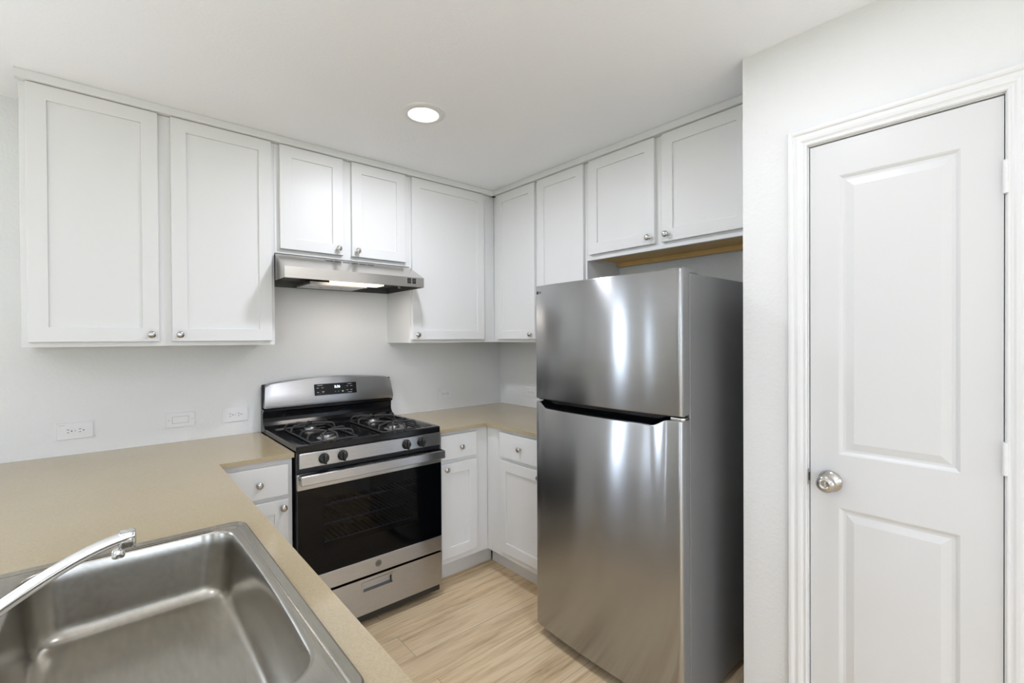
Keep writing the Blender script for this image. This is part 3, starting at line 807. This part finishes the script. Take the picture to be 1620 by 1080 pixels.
for gx in GX:
    for gy in GY:
        bm = bmesh.new(); lathe(bm, [(0.050, 0.930), (0.046, 0.9325), (0.034, 0.934), (0.033, 0.944), (0.031, 0.946)], 32, 'z', (gx, gy, 0))
        b_ = obj('burner', bm, M['aluminium'], rg, True)
        bm = bmesh.new(); lathe(bm, [(0.029, 0.9462), (0.030, 0.949), (0.028, 0.9515), (0.012, 0.953)], 32, 'z', (gx, gy, 0))
        obj('burner_cap', bm, M['cast_iron'], b_, True)
for gx in GX:
    bm = bmesh.new()
    a0, a1, b0, b1 = gx-0.112, gx+0.112, -0.588, -0.138
    base = [(x, y, 0.936) for x, y in rounded_rect(a0, a1, b0, b1, 0.012, 3)]
    tube(bm, base, 0.005, 8, closed=True)
    for gy in GY:
        starts = [(a0, gy+0.055, 1), (a0, gy-0.055, 1), (a1, gy+0.055, 1), (a1, gy-0.055, 1)]
        starts.append((gx+0.012, b0 if gy == GY[0] else b1, 0)); starts.append((gx-0.06, b0 if gy == GY[0] else b1, 0))
        for (sx, sy, k_) in starts:
            dx, dy = gx-sx, gy-sy; L_ = math.hypot(dx, dy); dx /= L_; dy /= L_
            q = lambda s, z: (sx+dx*s, sy+dy*s, z)
            tube(bm, [q(0, 0.937), q(0.002, 0.952), q(0.009, 0.962), q(0.02, 0.966), q(L_*0.6, 0.9675), q(L_-0.014, 0.9655), q(L_-0.010, 0.962)], 0.005, 8)
    obj('grate', bm, M['cast_iron'], rg, True)
# control panel and knobs
bm = bmesh.new(); box(bm, -hw, hw, -0.640, -0.632, 0.815, 0.911); obj('front_rail', bm, M['black'], rg)
bm = bmesh.new(); box(bm, -hw+0.010, hw-0.002, -0.656, -0.638, 0.838, 0.907, 0.004); obj('control_panel', bm, M['steel'], rg)
for kx in (-1.601, -1.513, -1.179, -1.092):
    x = kx-RC
    bm = bmesh.new(); lathe(bm, [(0.0245, -0.655), (0.0245, -0.660), (0.0215, -0.664), (0.0195, -0.672), (0.0185, -0.674)], 32, 'y', (x, 0, 0.872))
    box(bm, x-0.0055, x+0.0055, -0.685, -0.668, 0.872-0.0225, 0.872+0.0225, 0.0025)
    o = obj('knob', bm, M['black'], rg, True)
    bm = bmesh.new(); box(bm, x-0.0006, x+0.0006, -0.6856, -0.6848, 0.884, 0.893); obj('pointer_mark', bm, M['label_grey'], o)
    bm = bmesh.new()
    for a in (35, 62, 118, 145, 90):
        cx, cz = x+0.031*math.cos(R(a)), 0.872+0.031*math.sin(R(a))
        box(bm, cx-0.001, cx+0.001, -0.6566, -0.6555, cz-0.001, cz+0.001)
    obj('dial_marks', bm, M['slot'], o)
# oven door
bm = bmesh.new()
yd0, yd1 = -0.656, -0.6345
box(bm, -hw+0.001, hw-0.001, yd0, yd1, 0.258, 0.338, 0.003)
dh = obj('oven_door', bm, M['steel'], rg)
bm = bmesh.new(); box(bm, -hw+0.001, hw-0.001, yd0, yd1, 0.742, 0.814, 0.003); obj('top_band', bm, M['steel'], dh)
bm = bmesh.new(); wx0, wx1, wz0, wz1 = -1.600-RC, -1.110-RC, 0.452, 0.682
ring_wall(bm, 'x', yd0+0.005, yd1, -hw+0.002, hw-0.002, 0.338, 0.742, [(wx0, wx1, wz0, wz1)])
obj('door_liner', bm, M['black'], dh)
bm = bmesh.new(); box(bm, -hw+0.0015, hw-0.0015, yd0+0.0005, yd0+0.0045, 0.3385, 0.7415); obj('door_glass', bm, M['oven_glass'], dh, label='dark reflective oven door glass')
# handle: broad flat bar tied to the door by a slotted ledge
bm = bmesh.new()
box(bm, -hw+0.004, hw-0.002, -0.702, -0.690, 0.772, 0.815, 0.004)
box(bm, -hw+0.006, hw-0.004, -0.6905, -0.6555, 0.8045, 0.8145, 0.002)
hn = obj('oven_handle', bm, M['steel'], dh)
bm = bmesh.new()
for a, b in ((-0.235, -0.165), (-0.140, 0.005), (0.030, 0.175), (0.200, 0.27)):
    box(bm, a, b, -0.682, -0.668, 0.8140, 0.8150)
obj('vent_slots', bm, M['slot'], hn)
# badge on the lower door band: ring and cursive initials
bx_, bz_ = -1.338-RC, 0.302
bm = bmesh.new(); lathe(bm, [(0.0165, yd0+0.0005), (0.0165, yd0-0.001), (0.0145, yd0-0.0015), (0.0140, yd0-0.0008)], 36, 'y', (bx_, 0, bz_))
bd = obj('badge', bm, pmat('badge_grey', (0.22, 0.22, 0.215), 0.35, 0.6), dh, True)
text('badge_letters', 'GE', 0.014, (bx_, yd0-0.0012, bz_), (90, 0, 0), M['logo_grey'], bd)
# storage drawer with a recessed pull
bm = bmesh.new(); px0, px1, pz0, pz1 = -1.421-RC, -1.260-RC, 0.181, 0.227
ring_wall(bm, 'x', yd0, -0.636, -hw+0.001, hw-0.001, 0.072, 0.247, [(px0, px1, pz0, pz1)])
dw = obj('storage_drawer', bm, M['steel'], rg)
bm = bmesh.new()
ring_wall(bm, 'x', yd0-0.002, yd0+0.012, px0-0.004, px1+0.004, pz0-0.004, pz1+0.004, [(px0+0.003, px1-0.003, pz0+0.003, pz1-0.003)])
prism(bm, [(yd0+0.001, pz0+0.003), (yd0+0.018, pz0+0.008), (yd0+0.0195, pz1-0.003), (yd0+0.021, pz1-0.003), (yd0+0.021, pz0+0.003)], 'x', px0+0.003, px1-0.003)
obj('pull', bm, M['steel'], dw)
# backguard: arched stainless fascia over a black concave apron
bm = bmesh.new()
NB = 28
def arch(u): return 1.178 + 0.026*(1-u*u)
rows = []
for i in range(NB+1):
    u = -1+2*i/NB; x = u*(hw-0.004)
    zt = arch(u)
    if abs(u) > 0.955: zt -= 0.012*((abs(u)-0.955)/0.045)**2
    wx = x
    top = (x*0.985 if abs(u) > 0.9 else x*0.985, -0.060, zt)
    rows.append([(x, -0.088, 1.048), (x*1.004, -0.092, 1.060), (x*0.993, -0.092+0.026*(1.12-1.06)/(zt-0.006-1.06), 1.12), (top[0], -0.066, zt-0.006), (top[0], -0.058, zt), (top[0], -0.035, zt), (x, -0.035, 1.048)])
V = [[bm.verts.new(p) for p in r] for r in rows]
for a, b in zip(V, V[1:]):
    for j in range(7): bm.faces.new((a[j], a[(j+1) % 7], b[(j+1) % 7], b[j]))
bm.faces.new(V[0]); bm.faces.new(V[-1])
bg = obj('backguard', bm, M['steel'], rg, True)
bm = bmesh.new(); prism(bm, [(-0.012, 0.905), (-0.012, 1.16), (-0.034, 1.175), (-0.034, 1.042), (-0.074, 1.042), (-0.074, 1.030), (-0.056, 1.020), (-0.053, 0.99), (-0.056, 0.97), (-0.070, 0.952), (-0.094, 0.943), (-0.094, 0.905)], 'x', -hw, hw)
obj('apron', bm, M['black_gloss'], rg)
# display: tilted panel flush with the fascia
dsp = bpy.data.objects.new('display', None)
tilt = math.degrees(math.atan2(0.015, 0.056))
bm = bmesh.new(); prism(bm, rounded_rect(-0.124, 0.124, -0.033, 0.033, 0.004, 4), 'y', -0.0015, 0.004)
dm = obj('display', bm, M['black_gloss'], rg, label='black touch panel with a lit clock'); dm.location = (-1.331-RC, -0.0797, 1.129); dm.rotation_euler = (R(-10.6), 0, 0)
text('clock', '5:36', 0.020, (0.008, -0.0019, 0.012), (90, 0, 0), M['digits'], dm)
for (x, z, w) in ((-0.105, 0.010, 0.012), (-0.078, 0.010, 0.012), (-0.105, -0.015, 0.010), (-0.075, -0.012, 0.014), (-0.075, -0.016, 0.007), (0.068, 0.012, 0.012), (0.092, 0.012, 0.012), (0.068, -0.012, 0.012), (0.092, -0.012, 0.012),
                  (0.082, 0.024, 0.024), (0.082, -0.025, 0.026), (-0.092, 0.025, 0.03), (-0.005, -0.017, 0.004), (0.014, -0.017, 0.004)):
    bm = bmesh.new(); box(bm, x-w/2, x+w/2, -0.0019, -0.0013, z-0.0012, z+0.0012)
    obj('key_mark', bm, M['label_grey'], dm)
bm = bmesh.new(); box(bm, 0.034, 0.044, -0.0019, -0.0013, -0.020, -0.013); obj('start_key', bm, pmat('key_green', (0.35, 0.5, 0.2), 0.5), dm)

# ------------------------------------------------------------------ refrigerator (local: x to viewer's right = -world y, -y = out of the wall)
FY0, FY1 = -1.2305, -1.9875
FWD = FY0-FY1
fr = thing('refrigerator', 'tall stainless top-freezer refrigerator standing by the pantry wall', 'refrigerator', (0, FY0, 0), -90)
bm = bmesh.new(); box(bm, 0.002, FWD, -0.737, -0.06, 0.035, 1.658, 0.004)
obj('body', bm, M['fridge_side'], fr, label='dark grey textured cabinet side')
bm = bmesh.new(); box(bm, 0.01, FWD-0.008, -0.742, -0.736, 0.06, 1.65); obj('gasket', bm, M['gasket'], fr)
bm = bmesh.new(); box(bm, 0.02, FWD-0.01, -0.735, -0.70, 0.012, 0.05); obj('base_grille', bm, M['black'], fr)
for xx in (0.06, FWD-0.06):
    for yy in (-0.66, -0.14):
        bm = bmesh.new(); lathe(bm, [(0.02, 0.0), (0.02, 0.02), (0.012, 0.022), (0.012, 0.036)], 16, 'z', (xx, yy, 0)); obj('foot', bm, M['black'], fr, True)
def bow(x):
    u = 2*(x-0.0)/FWD-1
    return -0.797-0.020*(1-u*u)
def fridge_door(name, z0, z1, notch=None, ncol=72):
    """bowed door built column by column; notch(x) gives the height of the top edge"""
    bm = bmesh.new(); rows = []
    xs = [FWD*i/ncol for i in range(ncol+1)]
    re = 0.012
    xs = sorted(set([re*(1-math.cos(R(a))) for a in (0, 20, 40, 60, 80, 90)] + [FWD-re*(1-math.cos(R(a))) for a in (0, 20, 40, 60, 80, 90)] + [x for x in xs if re < x < FWD-re]))
    for x in xs:
        yf = bow(x); d = min(x, FWD-x)
        if d < re:
            yf += re - math.sqrt(max(0, re*re-(re-d)**2))
        zt = notch(x) if notch else z1
        e = 0.006
        rows.append([(x, -0.7425, z0+e), (x, yf+e, z0), (x, yf+e*0.3, z0+e*0.3), (x, yf, z0+e), (x, yf, zt-e), (x, yf+e*0.3, zt-e*0.3), (x, yf+e, zt), (x, -0.7425, zt)])
    V = [[bm.verts.new(p) for p in r] for r in rows]
    for a, b in zip(V, V[1:]):
        for j in range(8):
            f = bm.faces.new((a[j], a[(j+1) % 8], b[(j+1) % 8], b[j]))
            xm = (a[0].co.x+b[0].co.x)/2
            if j in (7,): f.material_index = 1
    for r in (V[0], V[-1]):
        f = bm.faces.new(r); f.material_index = 1
    return obj(name, bm, [M['fridge_steel'], M['fridge_side']], fr, True)
zN, zT = 1.092, 1.119
def notch(x):
    def sm(t): t = max(0, min(1, t)); return t*t*(3-2*t)
    return zT - (zT-zN)*(sm((x-0.028)/0.055) - sm((x-(FWD-0.125))/0.075))
ud = fridge_door('freezer_door', 1.1335, 1.670)
ld = fridge_door('fridge_door', 0.050, zT, notch)
# black finger pocket between the doors
bm = bmesh.new(); rows = []
for i in range(49):
    x = 0.026+(FWD-0.026-0.045)*i/48; zf = notch(x)
    yb = -0.752
    rows.append([(x, bow(x)+0.010, zf-0.004), (x, bow(x)+0.010, zf-0.001), (x, bow(x)+0.016, zf+0.0015), (x, yb-0.012, zf+0.006), (x, yb, zf+0.018 if zf < zT-0.002 else zf+0.010), (x, yb, 1.133), (x, -0.7435, 1.133), (x, -0.7435, zf-0.004)])
V = [[bm.verts.new(p) for p in r] for r in rows]
for a, b in zip(V, V[1:]):
    for j in range(8): bm.faces.new((a[j], a[(j+1) % 8], b[(j+1) % 8], b[j]))
bm.faces.new(V[0]); bm.faces.new(V[-1])
obj('handle_pocket', bm, M['black_gloss'], ld, True, label='black recessed finger pull along the top edge')
bm = bmesh.new(); rows = []
for i in range(41):
    x = 0.02+(FWD-0.04)*i/40; rows.append([(x, bow(x)+0.008, 1.1300), (x, bow(x)+0.008, 1.1345), (x, -0.744, 1.1345), (x, -0.744, 1.1300)])
V = [[bm.verts.new(p) for p in r] for r in rows]
for a, b in zip(V, V[1:]):
    for j in range(4): bm.faces.new((a[j], a[(j+1) % 4], b[(j+1) % 4], b[j]))
bm.faces.new(V[0]); bm.faces.new(V[-1])
obj('door_edge_strip', bm, M['black_gloss'], ud)
bm = bmesh.new(); prism(bm, rounded_rect(FWD-0.055, FWD+0.004, -0.792, -0.742, 0.012, 4), 'z', 1.1195, 1.1285, bev=0.001)
obj('middle_hinge', bm, M['chrome'], fr, True)
bm = bmesh.new(); prism(bm, rounded_rect(FWD-0.075, FWD-0.004, -0.780, -0.66, 0.012, 4), 'z', 1.6585, 1.6580+0.018, bev=0.002)
obj('hinge_cover', bm, M['fridge_side'], fr, True)
# maker's mark: round emblem and two letters
lx, lz = 0.0215, 1.637
bm = bmesh.new(); lathe(bm, [(0.0078, bow(lx)+0.004), (0.0078, bow(lx)-0.0006)], 28, 'y', (lx, 0, lz))
em = obj('emblem', bm, M['logo_grey'], ud)
text('emblem_letters', 'LG', 0.0165, (lx+0.0205, bow(lx+0.02)-0.0005, lz), (90, 0, 1.5), M['logo_grey'], em)
